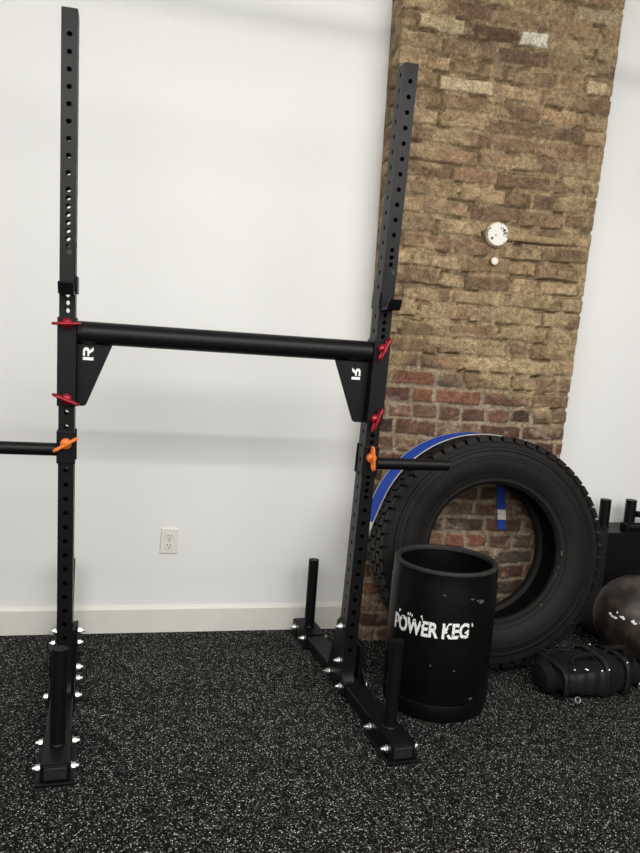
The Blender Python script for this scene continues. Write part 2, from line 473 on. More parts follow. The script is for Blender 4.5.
def panel(mb, W_, z0, z1, holes, r, P):
    """a flat strip with round holes: P(a, z, depth) maps panel coordinates to space; depth 0 outside, 1 inside"""
    holes = sorted(holes)
    for dep, hw in ((0, W_ / 2), (1, W_ / 2 - 0.004)):
        zc = z0
        for h in holes:
            hh = 0.0115
            mb.add([P(-hw, zc, dep), P(hw, zc, dep), P(hw, h - hh, dep), P(-hw, h - hh, dep)], [(0, 1, 2, 3)])
            ca = math.atan2(hh, hw)
            ang = []
            for a0, a1 in ((-ca, ca), (ca, PI - ca), (PI - ca, PI + ca), (PI + ca, 2 * PI - ca)):
                ang += [a0 + (a1 - a0) * k / 5 for k in range(5)]
            n = len(ang); vs = []
            for a in ang:
                c, s = math.cos(a), math.sin(a)
                t = min(hw / abs(c) if abs(c) > 1e-9 else 9, hh / abs(s) if abs(s) > 1e-9 else 9)
                vs.append(P(c * t, h + s * t, dep))
            for a in ang: vs.append(P(r * math.cos(a), h + r * math.sin(a), dep))
            mb.add(vs, [(i, (i + 1) % n, n + (i + 1) % n, n + i) for i in range(n)])
            zc = h + hh
        mb.add([P(-hw, zc, dep), P(hw, zc, dep), P(hw, z1, dep), P(-hw, z1, dep)], [(0, 1, 2, 3)])
    n = 20
    for h in holes:
        vs = [P(r * math.cos(2 * PI * i / n), h + r * math.sin(2 * PI * i / n), d) for d in (0, 1) for i in range(n)]
        mb.add(vs, [(i, (i + 1) % n, n + (i + 1) % n, n + i) for i in range(n)])

def upright(side):
    fn = stand_xf(side); mb = MB(); t = 0.004
    z0, z1 = RAIL_T, H
    hf, hs = holes_front(side), holes_side()
    panel(mb, 2 * HW, z0, z1, hf, 0.0078, lambda a, z, d: (a, -HD + t * d, z))
    panel(mb, 2 * HW, z0, z1, hf, 0.0078, lambda a, z, d: (a, HD - t * d, z))
    panel(mb, 2 * HD, z0, z1, hs, 0.0078, lambda a, z, d: (-HW + t * d, a, z))
    panel(mb, 2 * HD, z0, z1, hs, 0.0078, lambda a, z, d: (HW - t * d, a, z))
    u = part(mb.xf(fn), 'upright', M_BLACK, rack, weld=True)
    part(MB().box(-HW + .001, HW - .001, -HD + .001, HD - .001, H - 0.004, H + 0.003).xf(fn), 'end_cap', M_CAP, u, bevel=0.0015)
    return u

def hexbolt(fn, p, d, shank=0.020):
    """hex nut, washer and thread end on a side face; d is +1/-1 along local x"""
    x, y, z = p
    mb = MB()
    mb.tube([(x - d * 0.002, y, z), (x + d * 0.0022, y, z)], 0.0125, 20, smooth=False)
    mb.tube([(x + d * 0.0022, y, z), (x + d * 0.0125, y, z)], 0.0100, 6, smooth=False)
    mb.tube([(x + d * 0.0125, y, z), (x + d * shank, y, z), (x + d * (shank + .002), y, z)], [0.0058, 0.0058, 0.0035], 12)
    return part(mb.xf(fn), 'bolt', M_ZINC, rack)

def base(side):
    fn = stand_xf(side, lean=False)
    fnl = stand_xf(side)
    yf, yb = -0.492, 0.560
    RW = 0.036
    # flat 2x3 tube, open-looking end with a recessed plug
    mb = MB(); t = 0.004
    outer = [(-RW, 0.010), (RW, 0.010), (RW, RAIL_T), (-RW, RAIL_T)]
    mb.prism(outer, 1, yf + 0.012, yb)
    rail = part(mb.xf(fn), 'base_rail', M_BLACK, rack, bevel=0.004)
    part(MB().box(-RW + .006, RW - .006, yf + 0.008, yf + 0.013, 0.015, RAIL_T - .006).xf(fn), 'end_cap', M_CAP, rail, bevel=0.002)
    # foot plates front and rear, with turned-up lugs
    for a, b in ((yf, yf + 0.200), (yb - 0.185, yb + 0.004)):
        part(MB().box(-0.0525, 0.0525, a, b, 0.0, 0.010).xf(fn), 'foot_plate', M_BLACK, rail, bevel=0.002)
    # saddle over the rail at each foot
    for a, b in ((yf + 0.014, yf + 0.196), (yb - 0.182, yb)):
        s = 0.0045
        mb = MB()
        mb.box(-RW - s, RW + s, a, b, RAIL_T, RAIL_T + s)
        mb.box(-RW - s, -RW, a, b, 0.010, RAIL_T + s); mb.box(RW, RW + s, a, b, 0.010, RAIL_T + s)
        part(mb.xf(fn), 'foot_saddle', M_BLACK, rail, bevel=0.0015)
    # side plates that carry the upright
    for d in (-1, 1):
        x0 = d * RW
        zt = 0.272 if d == (1 if side == 'L' else -1) else 0.190
        poly = [(-0.070, 0.018), (0.120, 0.018), (0.110, 0.060), (0.045, zt - 0.017), (0.022, zt), (-HD + .004, zt), (-HD + .004, 0.100), (-0.070, 0.060)]
        a, b = sorted((x0, x0 + d * 0.006))
        mb = MB().prism(poly, 0, a, b)
        # the plate is held off the narrower upright by a welded spacer
        c, e = sorted((d * HW, x0))
        mb.box(c, e, -HD, HD, RAIL_T, zt - 0.010)
        part(mb.xf(fn), 'side_plate', M_BLACK, rack, bevel=0.0015)
    # curved flare at the front foot of the upright
    prof = [(-HD, RAIL_T), (-HD, RAIL_T + 0.05)] + [(-HD - 0.030 * (1 - math.cos(t_)), RAIL_T + 0.05 - 0.05 * math.sin(t_)) for t_ in np.linspace(0.25, PI / 2, 8)]
    part(MB().prism(prof, 0, -HW + .001, HW - .001).xf(fnl), 'toe_gusset', M_BLACK, rack)
    # weight pegs
    for y in (yf + 0.120, yb - 0.092):
        mb = MB().tube([(0, y, RAIL_T + .004), (0, y, 0.345)], 0.0210, 28)
        peg = part(mb.xf(fn), 'weight_peg', M_BLACK, rack, bevel=0.0015)
        mb = MB().lathe([(0.0240, 0.0), (0.0237, 0.003), (0.0213, 0.006)], (0, y, RAIL_T + .0045), 28)
        part(mb.xf(fn), 'weld_collar', M_BLACK, peg)
    # bolts
    for d in (-1, 1):
        for y in (yf + 0.042, yf + 0.178, yb - 0.030, yb - 0.150):
            hexbolt(fn, (d * (RW + .0045), y, 0.034), d)
        inner = d == (1 if side == 'L' else -1)
        for y in (-0.038, 0.088) if inner else (-0.038,):
            hexbolt(fn, (d * (RW + .006), y, 0.040), d, 0.020 if inner else 0.0135)
        if inner:
            for y, z in ((-0.005, 0.122), (0.0, 0.246)):
                hexbolt(fn, (d * (RW + .006), y, z), d)
    # domed bolt head straight on the outer face of the upright
    d = -1 if side == 'L' else 1
    mb = MB().tube([(d * HW, 0, 0.246), (d * (HW + .006), 0, 0.246), (d * (HW + .009), 0, 0.246)], [0.0095, 0.0090, 0.0045], 16)
    part(mb.xf(fnl), 'bolt_head', M_ZINC, rack)

for side in 'LR':
    upright(side)
    base(side)

# crossbar with sleeves, braces and logos
BAR_Z = 1.2200; BAR_R = 0.0355
def sl(side, p): return stand_xf(side)(p)
pL = Vector(sl('L', (HW + .006, 0, BAR_Z))); pR = Vector(sl('R', (-HW - .006, 0, BAR_Z)))
bar = part(MB().tube([pL, pR], BAR_R, 40), 'crossbar', M_BLACK, rack)
SL_Z1 = 1.264
def logo_shapes():
    """the block letter R as two pieces: a stem and a bowl with its leg, in a unit box"""
    stem = [(0, 0), (0.24, 0), (0.24, 1), (0, 1)]
    bowl = [(0.33, 1.0), (0.72, 1.0), (0.90, 0.93), (1.0, 0.78), (1.0, 0.58), (0.93, 0.45), (0.78, 0.37), (1.04, 0.0), (0.76, 0.0), (0.50, 0.40),
            (0.33, 0.40), (0.33, 0.58), (0.68, 0.58), (0.75, 0.63), (0.75, 0.75), (0.68, 0.80), (0.33, 0.80)]
    return [stem, bowl]
def crossbar_end(side):
    d = 1 if side == 'L' else -1
    fn = stand_xf(side)
    SL_Z0 = 0.990 if side == 'L' else 0.978
    g, t = 0.0010, 0.0038
    mb = MB()
    o_x, o_y = HW + g + t, HD + g + t
    mb.box(-o_x, o_x, -o_y, -o_y + t, SL_Z0, SL_Z1)
    mb.box(-o_x, o_x, o_y - t, o_y, SL_Z0, SL_Z1)
    a, b = sorted((d * (o_x - t), d * o_x))
    mb.box(a, b, -o_y, o_y, SL_Z0, SL_Z1)
    part(mb.xf(fn), 'mounting_sleeve', M_BLACK, bar, bevel=0.0025)
    x0, x1, x2 = d * o_x, d * (0.137 if side == 'L' else 0.152), d * (0.053 if side == 'L' else 0.064)
    poly = [(x0, 1.185), (x1, 1.190), (x2 + d * 0.004, SL_Z0 + .004), (x2 - d * .004, SL_Z0), (x0, SL_Z0)]
    part(MB().prism(poly, 1, -0.0045, 0.0045).xf(fn), 'brace_plate', M_BLACK, bar, bevel=0.0012)
    # printed letter, turned on its side (stem underneath)
    cx, cz, s = (0.0620, 1.155, 0.040) if side == 'L' else (-0.0720, 1.142, 0.038)
    mb = MB()
    for sh in logo_shapes():
        pts = []
        for a, b in sh:
            # turn a quarter left: letter right -> up, letter up -> left
            xx, zz_ = -d * (b - 0.5) * s * 0.80, (a - 0.5) * s
            pts.append((cx + xx, cz + zz_))
        mb.prism(pts, 1, -0.0056, -0.0043)
    lo = part(mb.xf(fn), 'logo', M_WHITEPRINT, bar); lo['label'] = 'white letter R turned on its side'
for side in 'LR': crossbar_end(side)

def pull_pin(side, z, angle, material, colour, yout):
    """pin with domed hub and a flat looped handle standing off the front face"""
    fn = stand_xf(side)
    mb = MB(); y0 = -yout
    mb.tube([(0, HD - 0.01, z), (0, y0, z)], 0.0068, 14)
    mb.tube([(0, y0 + .001, z), (0, y0 - 0.005, z), (0, y0 - 0.012, z), (0, y0 - 0.017, z), (0, y0 - 0.019, z)], [0.0172, 0.0176, 0.0158, 0.0100, 0.003], 24)
    pin = part(mb.xf(fn), 'pull_pin', material, rack); pin['label'] = colour + ' pull pin'
    # handle: a flat bar with two finger slots, seen edge-on from the front
    e = Vector((math.cos(angle), 0, math.sin(angle)))
    mb = MB()
    hl, r = 0.0395, 0.0045
    y1, y2 = y0 - 0.010, y0 - 0.034
    loop = []
    for s_ in (1, -1):
        for k in range(9):
            a = -PI / 2 + PI * k / 8
            ex = s_ * (hl - 0.012 + 0.012 * math.cos(a)); yy = (y1 + y2) / 2 - s_ * 0.012 * math.sin(a)
            loop.append(Vector((0, yy, z)) + e * ex)
    mb.tube(loop, r, 12, closed=True)
    mb.tube([Vector((0, y1, z)), Vector((0, y2, z))], 0.0062, 12)
    part(mb.xf(fn), 'handle', material, pin)
    return pin
PY = HD + 0.006
pull_pin('L', 1.2455, math.radians(3), M_RED, 'dark red', PY)
pull_pin('L', 1.0140, math.radians(-21), M_RED, 'dark red', PY)
pull_pin('R', 1.2330, math.radians(68), M_RED, 'red', PY)
pull_pin('R', 0.9950, math.radians(72), M_RED, 'red', PY)

# storage arms that stick out sideways, each held by an orange pin
def storage_arm(side, z):
    d = -1 if side == 'L' else 1
    fn = stand_xf(side)
    g, t = 0.0010, 0.0038
    o_x, o_y = HW + g + t, HD + g + t
    mb = MB()
    a, b = sorted((d * (o_x - .0005), d * (o_x + 0.278)))
    mb.tube([(a, 0, z - .024), (b, 0, z - .024)], 0.0205, 28)
    arm = part(mb.xf(fn), 'storage_arm', M_BLACK, rack, bevel=0.001)
    mb = MB()
    z0, z1 = z - 0.062, z + 0.040
    mb.box(-o_x, o_x, -o_y, -o_y + t, z0, z1); mb.box(-o_x, o_x, o_y - t, o_y, z0, z1)
    a, b = sorted((d * (o_x - t), d * o_x)); mb.box(a, b, -o_y, o_y, z0, z1)
    part(mb.xf(fn), 'arm_sleeve', M_BLACK, arm, bevel=0.002)
storage_arm('L', 0.872); storage_arm('R', 0.860)
pull_pin('L', 0.8740, math.radians(32), M_ORANGE, 'orange', PY)
pull_pin('R', 0.8620, math.radians(97), M_ORANGE, 'orange', PY)

# bar hooks on the front faces, their wrap plates on the inner sides
def j_cup(side, z0):
    d = 1 if side == 'L' else -1
    fn = stand_xf(side)
    y0 = -HD - 0.0008
    hk = part(MB().box(-HW + .001, HW - .003, y0 - 0.010, y0, z0, z0 + 0.145).xf(fn), 'bar_hook', M_BLACK, rack, bevel=0.002)
    hk['label'] = 'black bar hook on the front of an upright'
    # wrap plate round the inner side
    mb = MB()
    a, b = sorted((d * (HW + .0008), d * (HW + 0.0068)))
    mb.box(a, b, y0 - 0.007, HD, z0 + 0.004, z0 + 0.058)
    part(mb.xf(fn), 'wrap_plate', M_BLACK, hk, bevel=0.002)
    # shelf and upturned lip
    mb = MB()
    prof = [(y0, z0), (y0 - 0.070, z0 + 0.002), (y0 - 0.086, z0 + 0.034), (y0 - 0.079, z0 + 0.038), (y0 - 0.064, z0 + 0.012), (y0, z0 + 0.010)]
    mb.prism(prof, 0, -HW + .0015, HW - .0005)
    part(mb.xf(fn), 'hook_lip', M_BLACK, hk, bevel=0.0015)
    for zz_ in (z0 + 0.127, z0 + 0.030):
        part(MB().tube([(0.006, y0 - 0.0095, zz_), (0.006, y0 - 0.013, zz_)], 0.0075, 16).xf(fn), 'rivet', M_CAP, hk)
j_cup('L', 1.332); j_cup('R', 1.362)

# ------------------------------------------------------------------ wall outlet
def outlet():
    cx, cz = 0.346, 0.384; y = WY
    t = thing('wall_outlet', (cx, y, cz), 'white duplex power outlet low on the white wall above the baseboard', 'outlet')
    a = math.radians(1.2)
    def fn(p):
        x, yy, z = p; dx, dz = x - cx, z - cz
        return (cx + dx * math.cos(a) + dz * math.sin(a), yy, cz - dx * math.sin(a) + dz * math.cos(a))
    part(MB().box(cx - .035, cx + .035, y - .007, y, cz - .0525, cz + .0525).xf(fn), 'cover_plate', M_OUTLET, t, bevel=0.003)
    for s in (1, -1):
        zc = cz + s * 0.0195
        pts = []
        for k in range(24):
            an = 2 * PI * k / 24
            pts.append((cx + 0.0172 * math.cos(an), zc + max(-0.0135, min(0.0135, 0.0172 * math.sin(an)))))
        sk = part(MB().prism(pts, 1, y - .0095, y - .0065).xf(fn), 'socket', M_OUTLET, t, bevel=0.0008)
        mb = MB()
        for x in (-0.0065, 0.0065): mb.box(cx + x - .0013, cx + x + .0013, y - .0100, y - .0090, zc + .0005, zc + .0085)
        mb.tube([(cx, y - .0100, zc - .007), (cx, y - .0090, zc - .007)], 0.0026, 12)
        part(mb.xf(fn), 'slots', M_SLOT, sk)
    part(MB().tube([(cx, y - .0085, cz), (cx, y - .0065, cz)], 0.0032, 14).xf(fn), 'screw', M_ZINC, t)
outlet()

# ------------------------------------------------------------------ things on the pillar
PFY = WY - 0.145
def junction_box():
    cx, cz = 1.579, 1.714
    t = thing('junction_box', (cx, PFY, cz), 'round paint-chipped white junction box cover on the brick pillar', 'junction box')
    mb = MB().tube([(cx, PFY + .015, cz), (cx, PFY - .026, cz), (cx, PFY - .030, cz)], [0.047, 0.047, 0.044], 36)
    part(mb, 'cover', M_COVER, t)
    part(MB().tube([(cx, PFY + .015, cz), (cx, PFY - .018, cz)], 0.052, 36), 'box_rim', M_CONDUIT, t)
    for s in (-1, 1):
        part(MB().tube([(cx + s * 0.026, PFY - .029, cz + s * .018), (cx + s * .026, PFY - .0325, cz + s * .018)], 0.005, 12), 'screw', M_SLOT, t)
    pts = [(cx + 0.048, PFY - .014, cz - .004), (cx + 0.10, PFY - .015, cz - .006), (cx + 0.18, PFY - .015, cz - .004), (cx + 0.27, PFY - .012, cz - .002), (cx + 0.34, PFY + .002, cz + .002)]
    c = MB().tube(pts, [0.0135, 0.0135, 0.015, 0.017, 0.015], 18)
    part(c, 'conduit', M_CONDUIT, t)
    part(MB().tube([(cx + 0.044, PFY - .012, cz - .004), (cx + 0.075, PFY - .011, cz - .005)], 0.0175, 20), 'connector', M_CONDUIT, t)
junction_box()
def wall_knob():
    cx, cz = 1.577, 1.607
    mb = MB().tube([(cx, PFY + .004, cz), (cx, PFY - .010, cz), (cx, PFY - .022, cz), (cx, PFY - .028, cz), (cx, PFY - .030, cz)], [0.006, 0.008, 0.0155, 0.0145, 0.008], 20)
    o = mb.build('anchor_plug', M_COVER, origin=(cx, PFY, cz))
    tag(o, 'small white anchor plug in the brick just below the round junction box', 'anchor')
wall_knob()

# ------------------------------------------------------------------ tyre leaning on the pillar
TC = Vector((1.560, 0.118, 0.474))     # centre of the outer side face
T_TILT, T_YAW = 0.14, -0.075
T_R, T_RIM, T_W = 0.450, 0.264, 0.250
def tyre_axes():
    n = Vector((math.sin(T_YAW) * math.cos(T_TILT), -math.cos(T_YAW) * math.cos(T_TILT), math.sin(T_TILT)))   # towards the room
    e1 = Vector((math.cos(T_YAW), math.sin(T_YAW), 0)); e1 = (e1 - n * e1.dot(n)).normalized()
    e2 = e1.cross(n); e2 = e2 if e2.z > 0 else -e2
    return n, e1, e2
TN, TE1, TE2 = tyre_axes()
def tp(r, a, d):
    """tyre coordinates: radius, angle, depth behind the outer face"""
    return TC + TE1 * (r * math.cos(a)) + TE2 * (r * math.sin(a)) - TN * d
def tyre():
    low = min(tp(T_R, 2 * PI * k / 90, d).z for k in range(90) for d in (0.02, T_W - 0.02))
    off = Vector((0, 0, 0.002 - low))
    TC.z += off.z
    ft = tp(T_R, -PI / 2, T_W / 2)
    t = thing('truck_tyre', (ft.x, ft.y, 0), 'large black truck tyre leaning upright against the brick pillar', 'tyre')
    seg = 144; W_ = T_W
    prof = [(T_RIM + .004, 0.052), (T_RIM - .002, 0.040), (T_RIM, 0.026), (T_RIM + .012, 0.016), (T_RIM + .022, 0.017), (T_RIM + .030, 0.013), (T_RIM + 0.060, 0.001),
            (T_RIM + 0.085, -0.003), (T_RIM + 0.108, -0.001), (T_RIM + .112, 0.003), (T_RIM + 0.128, 0.006), (T_RIM + .131, 0.003), (T_RIM + .141, 0.006), (T_RIM + .144, 0.010),
            (T_R - 0.018, 0.012), (T_R - 0.013, 0.030), (T_R - 0.012, W_ / 2)]
    full = prof + [(r, W_ - d) for r, d in prof[-2::-1]]
    inner = [(T_RIM + .020, W_ - 0.058), (T_RIM + 0.070, W_ - 0.030), (T_RIM + 0.115, W_ - 0.030), (T_R - .034, W_ - .055), (T_R - .030, W_ / 2),
             (T_R - .034, 0.055), (T_RIM + 0.115, 0.030), (T_RIM + .070, 0.030), (T_RIM + .020, 0.058)]
    mb = MB()
    def ring(pr, closed):
        n = len(pr); vs = []
        for k in range(seg):
            a = 2 * PI * k / seg
            for r, d in pr: vs.append(tp(r, a, d))
        fs = []
        for k in range(seg):
            l = (k + 1) % seg
            for i in range(n if closed else n - 1):
                j = (i + 1) % n
                fs.append((k * n + i, k * n + j, l * n + j, l * n + i))
        return vs, fs
    mb.add(*ring(full + inner, True), smooth=True)
    body = part(mb, 'carcass', M_TIRE, t)
    # tread blocks: outer shoulder lugs and staggered inner rows
    mb = MB(); nblk = 56
    rows = [(0.000, 0.052, 0.0, 0.74, 0.012), (0.062, 0.112, 0.5, 0.80, 0.0), (0.122, W_ - 0.122 + .008, 0.0, 0.80, 0.0), (W_ - 0.112, W_ - 0.062, 0.5, 0.80, 0.0), (W_ - 0.052, W_, 0.0, 0.74, 0.012)]
    for d0, d1, ph, fill, sh in rows:
        for k in range(nblk):
            a0 = 2 * PI * (k + ph) / nblk; da = 2 * PI / nblk * fill
            vs = []
            for rr, g in ((T_R - 0.020, 0.0), (T_R, 0.0012)):
                for a, dd in ((a0, d0), (a0 + da, d0), (a0 + da, d1), (a0, d1)):
                    dd2 = dd
                    if rr == T_R and sh and dd == d0 and d0 == 0.0: dd2 = dd + 0.010
                    if rr == T_R and sh and dd == d1 and d1 == W_: dd2 = dd - 0.010
                    if rr != T_R and sh:
                        if dd == d0 and d0 == 0.0: dd2 = dd + 0.004
                        if dd == d1 and d1 == W_: dd2 = dd - 0.004
                    aa = a + (0.012 if dd == d1 else 0)
                    vs.append(tp(rr, aa, dd2))
            mb.hexa(vs)
    part(mb, 'tread', M_TIRE, t)
    # raised rib rings on the sidewall
    for rr in (T_RIM + 0.034, T_RIM + 0.100):
        pts = [tp(rr, 2 * PI * k / 120, -0.001 if rr > T_RIM + .05 else 0.011) for k in range(120)]
        part(MB().tube(pts, 0.0022, 8, closed=True), 'sidewall_rib', M_TIRE, t)
    # pale marks on the bead
    mb = MB()
    for a, da, r_, wd in ((-0.03, 0.07, T_RIM + .014, .006), (-0.22, .05, T_RIM + .010, .003), (-0.36, .10, T_RIM + .009, .002), (-0.80, .03, T_RIM + .020, .006)):
        pts = [tp(r_, a + da * k / 6, 0.0135 if r_ > T_RIM + .011 else .0165) for k in range(7)]
        part(MB().tube(pts, [0.0008] + [wd / 2.4] * 5 + [0.0008], 8), 'bead_mark', M_BEAD, t)['label'] = 'pale mark on the tyre bead'
tyre()

# blue strap lying over the tread
def strap():
    n = 60; wd = 0.060
    line = []; side = []
    R0 = T_R + 0.004
    dmid = lambda a: 0.178
    a0, a1 = math.radians(77), math.radians(176)
    pts = []
    for k in range(n + 1):
        a = a0 + (a1 - a0) * k / n
        lift = 0.003 * max(0.0, math.sin((a - a0) / (a1 - a0) * PI))
        if a > math.radians(158): lift += 0.018 * ((a - math.radians(158)) / math.radians(18)) ** 1.6
        nr0 = TE1 * math.cos(a) + TE2 * math.sin(a)
        ph = math.radians(24) * sstep(0.0, 1.0, (a - a0) / math.radians(62))       # the loose strap rides up at its rear edge
        sd = TN * math.cos(ph) - nr0 * math.sin(ph)
        nr = nr0 * math.cos(ph) + TN * math.sin(ph)
        pts.append((tp(R0 + lift + 0.5 * wd * math.sin(ph), a, dmid(a)), sd, nr))
    # down behind the tyre, hanging in the gap, seen through the hole
    root = thing('strap', tuple(pts[0][0]), 'blue webbing strap with pale edges draped over the top left of the truck tyre', 'strap')
    th = 0.0028
    def ribbon(pts, w0, w1, lift):
        vs = []
        for p, sd, nr in pts:
            for wv, hv in ((w0, lift), (w1, lift), (w1, lift + th), (w0, lift + th)):
                vs.append(p + sd * wv + nr * hv)
        m_ = len(pts); fs = []
        for i in range(m_ - 1):
            for k in range(4):
                l = (k + 1) % 4
                fs.append((i * 4 + k, i * 4 + l, (i + 1) * 4 + l, (i + 1) * 4 + k))
        fs += [(0, 1, 2, 3), tuple((m_ - 1) * 4 + k for k in (3, 2, 1, 0))]
        return MB().add(vs, fs)
    part(ribbon(pts, -wd / 2, wd / 2, 0.0), 'webbing', M_STRAP, root)
    for s in (-1, 1):
        a, b = sorted((s * (wd / 2 - .0005), s * (wd / 2 + .0045)))
        part(ribbon(pts, a, b, -0.0002), 'binding', M_STRAPEDGE, root)['label'] = 'pale edge binding'
    part(ribbon(pts[-5:], -wd / 2 - .003, wd / 2 + .003, 0.0012), 'end_tab', M_COVER, root)['label'] = 'whitish strap end'
    # tail behind the tyre
    a = math.radians(77)
    q0 = tp(R0, a, 0.178)
    tail = []
    zb = 0.490
    for k in range(14):
        f = k / 13
        if k < 5: p = tp(R0 + .001, a + 0.0, 0.178 + (T_W - 0.178 + 0.002) * k / 4); nr = TE2
        else:
            top = tp(R0 - 0.004, a, T_W + 0.004)
            g = (k - 4) / 9
            p = top.lerp(Vector((top.x + 0.052, top.y + 0.012, zb)), g) ; p.y = min(p.y, PFY - 0.019); nr = Vector((0, 1, 0))
        tail.append((p, TE1, nr))
    tw = 0.018
    part(ribbon(tail, -tw, tw, 0.0), 'tail', M_STRAP, root)
    part(ribbon([(p - Vector((0, .004, 0)), s_, n_) for p, s_, n_ in tail[-3:-1]], -tw - .001, tw + .001, 0.0), 'care_label', M_COVER, root)['label'] = 'white label near the end of the strap'
strap()

# ------------------------------------------------------------------ keg
KX, KY, KR = 1.262, -0.092, 0.183
def keg():
    t = thing('keg', (KX, KY, 0), 'open black plastic barrel with white lettering on the floor before the tyre', 'barrel')
    r = KR
    prof = [(0.0, 0.0), (r - .012, 0.0), (r - .003, 0.006), (r, 0.02), (r + .001, 0.058), (r - .001, 0.062), (r + .001, 0.068), (r + .001, 0.24), (r + .0005, 0.452),
            (r - .0015, 0.460), (r - .002, 0.512), (r - .005, 0.512), (r - .022, 0.512),
            (r - .022, 0.05), (r - .030, 0.022), (0.0, 0.020)]
    part(MB().lathe(prof, (KX, KY, 0), 96), 'shell', M_KEG, t, weld=True)
    rim = [(r - .002, 0.510), (r - .0025, 0.518), (r - .005, 0.5210), (r - .019, 0.5210), (r - .0215, 0.518), (r - .0225, 0.508)]
    part(MB().lathe(rim, (KX, KY, 0), 96), 'rim', M_KEGRIM, t)
    for zc in (0.060,):
        rr = r + .0005
        pts = [(KX + rr * math.cos(2 * PI * k / 96), KY + rr * math.sin(2 * PI * k / 96), zc) for k in range(96)]
        part(MB().tube(pts, 0.0025, 10, closed=True), 'hoop', M_KEG, t)
    # lettering wrapped round the shell
    cu = bpy.data.curves.new('lettering', 'FONT'); cu.body = 'POWER KEG'; cu.size = 1.0; cu.offset = 0.040; cu.resolution_u = 6
    to = bpy.data.objects.new('lettering', cu); COL.objects.link(to)
    dg = bpy.context.evaluated_depsgraph_get(); dg.update()
    me = bpy.data.meshes.new_from_object(to.evaluated_get(dg))
    bpy.data.objects.remove(to)
    bm = bmesh.new(); bm.from_mesh(me)
    xs = [v.co.x for v in bm.verts]; ys = [v.co.y for v in bm.verts]
    x0, x1, y0, y1 = min(xs), max(xs), min(ys), max(ys)
    rnd = random.Random(3)
    A0, A1 = math.radians(-170.0), math.radians(-83.0)     # first letter at the left, going right
    for v in bm.verts:
        f = (v.co.x - x0) / (x1 - x0); g = (v.co.y - y0) / (y1 - y0)
        an = A0 + (A1 - A0) * f
        z = 0.288 + 0.014 * f + g * 0.055 + rnd.uniform(-.0012, .0012)
        rr = KR + 0.0026
        v.co = (KX + rr * math.cos(an), KY + rr * math.sin(an), z)
    # worn remains of the small line above and one fleck at the end
    def fleck(an, z, w_, h_):
        an = math.radians(an); rr = KR + 0.0026
        ps = []
        for dx, dz in ((-.5, -.4), (.1, -.5), (.5, -.2), (.35, .5), (-.3, .4)):
            a = an + dx * w_ / rr
            ps.append(bm.verts.new((KX + rr * math.cos(a), KY + rr * math.sin(a), z + dz * h_)))
        bm.faces.new(ps)
    for an, z, w_, h_ in ((-163, .356, .006, .013), (-162, .359, .012, .004), (-150, .357, .006, .011), (-147.5, .358, .005, .012), (-145, .356, .004, .011), (-134, .360, .007, .012), (-133, .354, .004, .008), (-80, .350, .004, .012), (-79, .346, .003, .010)):
        fleck(an, z, w_, h_)
    bm.to_mesh(me); bm.free()
    me.materials.clear(); me.materials.append(M_PRINT)
    o = bpy.data.objects.new('lettering', me); COL.objects.link(o); o.parent = t; o.location = -t.location
    o['label'] = 'worn white letters POWER KEG'
    # scuffs on the shell
    for an, z, w_, h_ in ((-112, .447, .005, .003), (-82, .437, .008, .003), (-70, .425, .012, .008), (-75, .43, .006, .004), (-120, .20, .003, .004), (-95, .19, .006, .002), (-72, .085, .010, .004)):
        a = math.radians(an); rr = KR + .0018
        vs = [(KX + rr * math.cos(a + dx * w_ / rr), KY + rr * math.sin(a + dx * w_ / rr), z + dz * h_) for dx, dz in ((-1, -.5), (0, -1), (1, -.2), (.6, .8), (-.5, 1))]
        part(MB().add(vs, [(0, 1, 2, 3, 4)]), 'scuff', M_SCUFF, t)['label'] = 'small grey scuff'
keg()

# ------------------------------------------------------------------ ball, box, bag at the right
def ball():
    c = Vector((2.284, 0.200, 0.176)); r = 0.176
    t = thing('slam_ball', (c.x, c.y, 0), 'scuffed brown and black heavy ball on the floor right of the tyre', 'ball')
    prof = [(r * math.sin(PI * k / 40), -r * math.cos(PI * k / 40)) for k in range(41)]
    part(MB().lathe(prof, c, 64), 'shell', M_BALL, t, weld=True, origin=tuple(c))
    # small worn white marks facing the room
    # direction basis on the ball: azimuth from the camera direction, elevation
    to = (CAM - c); az0 = math.atan2(to.y, to.x)
    def mark(daz, el, w_, h_, rot):
        vs = []
        for dx, dz in ((-1, -.6), (-.2, -1), (.9, -.5), (1, .5), (.2, .3), (-.6, .9)):
            x = (dx * math.cos(rot) - dz * math.sin(rot)) * w_; z = (dx * math.sin(rot) + dz * math.cos(rot)) * h_
            a = az0 + math.radians(daz) + x / r; e = math.radians(el) + z / r
            rr = r + .0015
            vs.append(c + Vector((math.cos(e) * math.cos(a), math.cos(e) * math.sin(a), math.sin(e))) * rr)
        part(MB().add(vs, [tuple(range(6))]), 'worn_mark', M_WHITEPRINT, t)['label'] = 'worn white mark'
    for d_, e_, w_, h_, ro in ((-35, 12, .009, .006, -.8), (-32, 10, .006, .006, .3), (-27, 9.5, .009, .006, .2), (-26, 17, .004, .006, .1), (-19, 13, .010, .005, .6), (-16, 12, .006, .008, -.4), (-4, 11, .008, .007, .9), (-1, 9, .007, .006, .2), (6, 11, .006, .006, .4)):
        mark(d_, e_, w_, h_, ro)
ball()

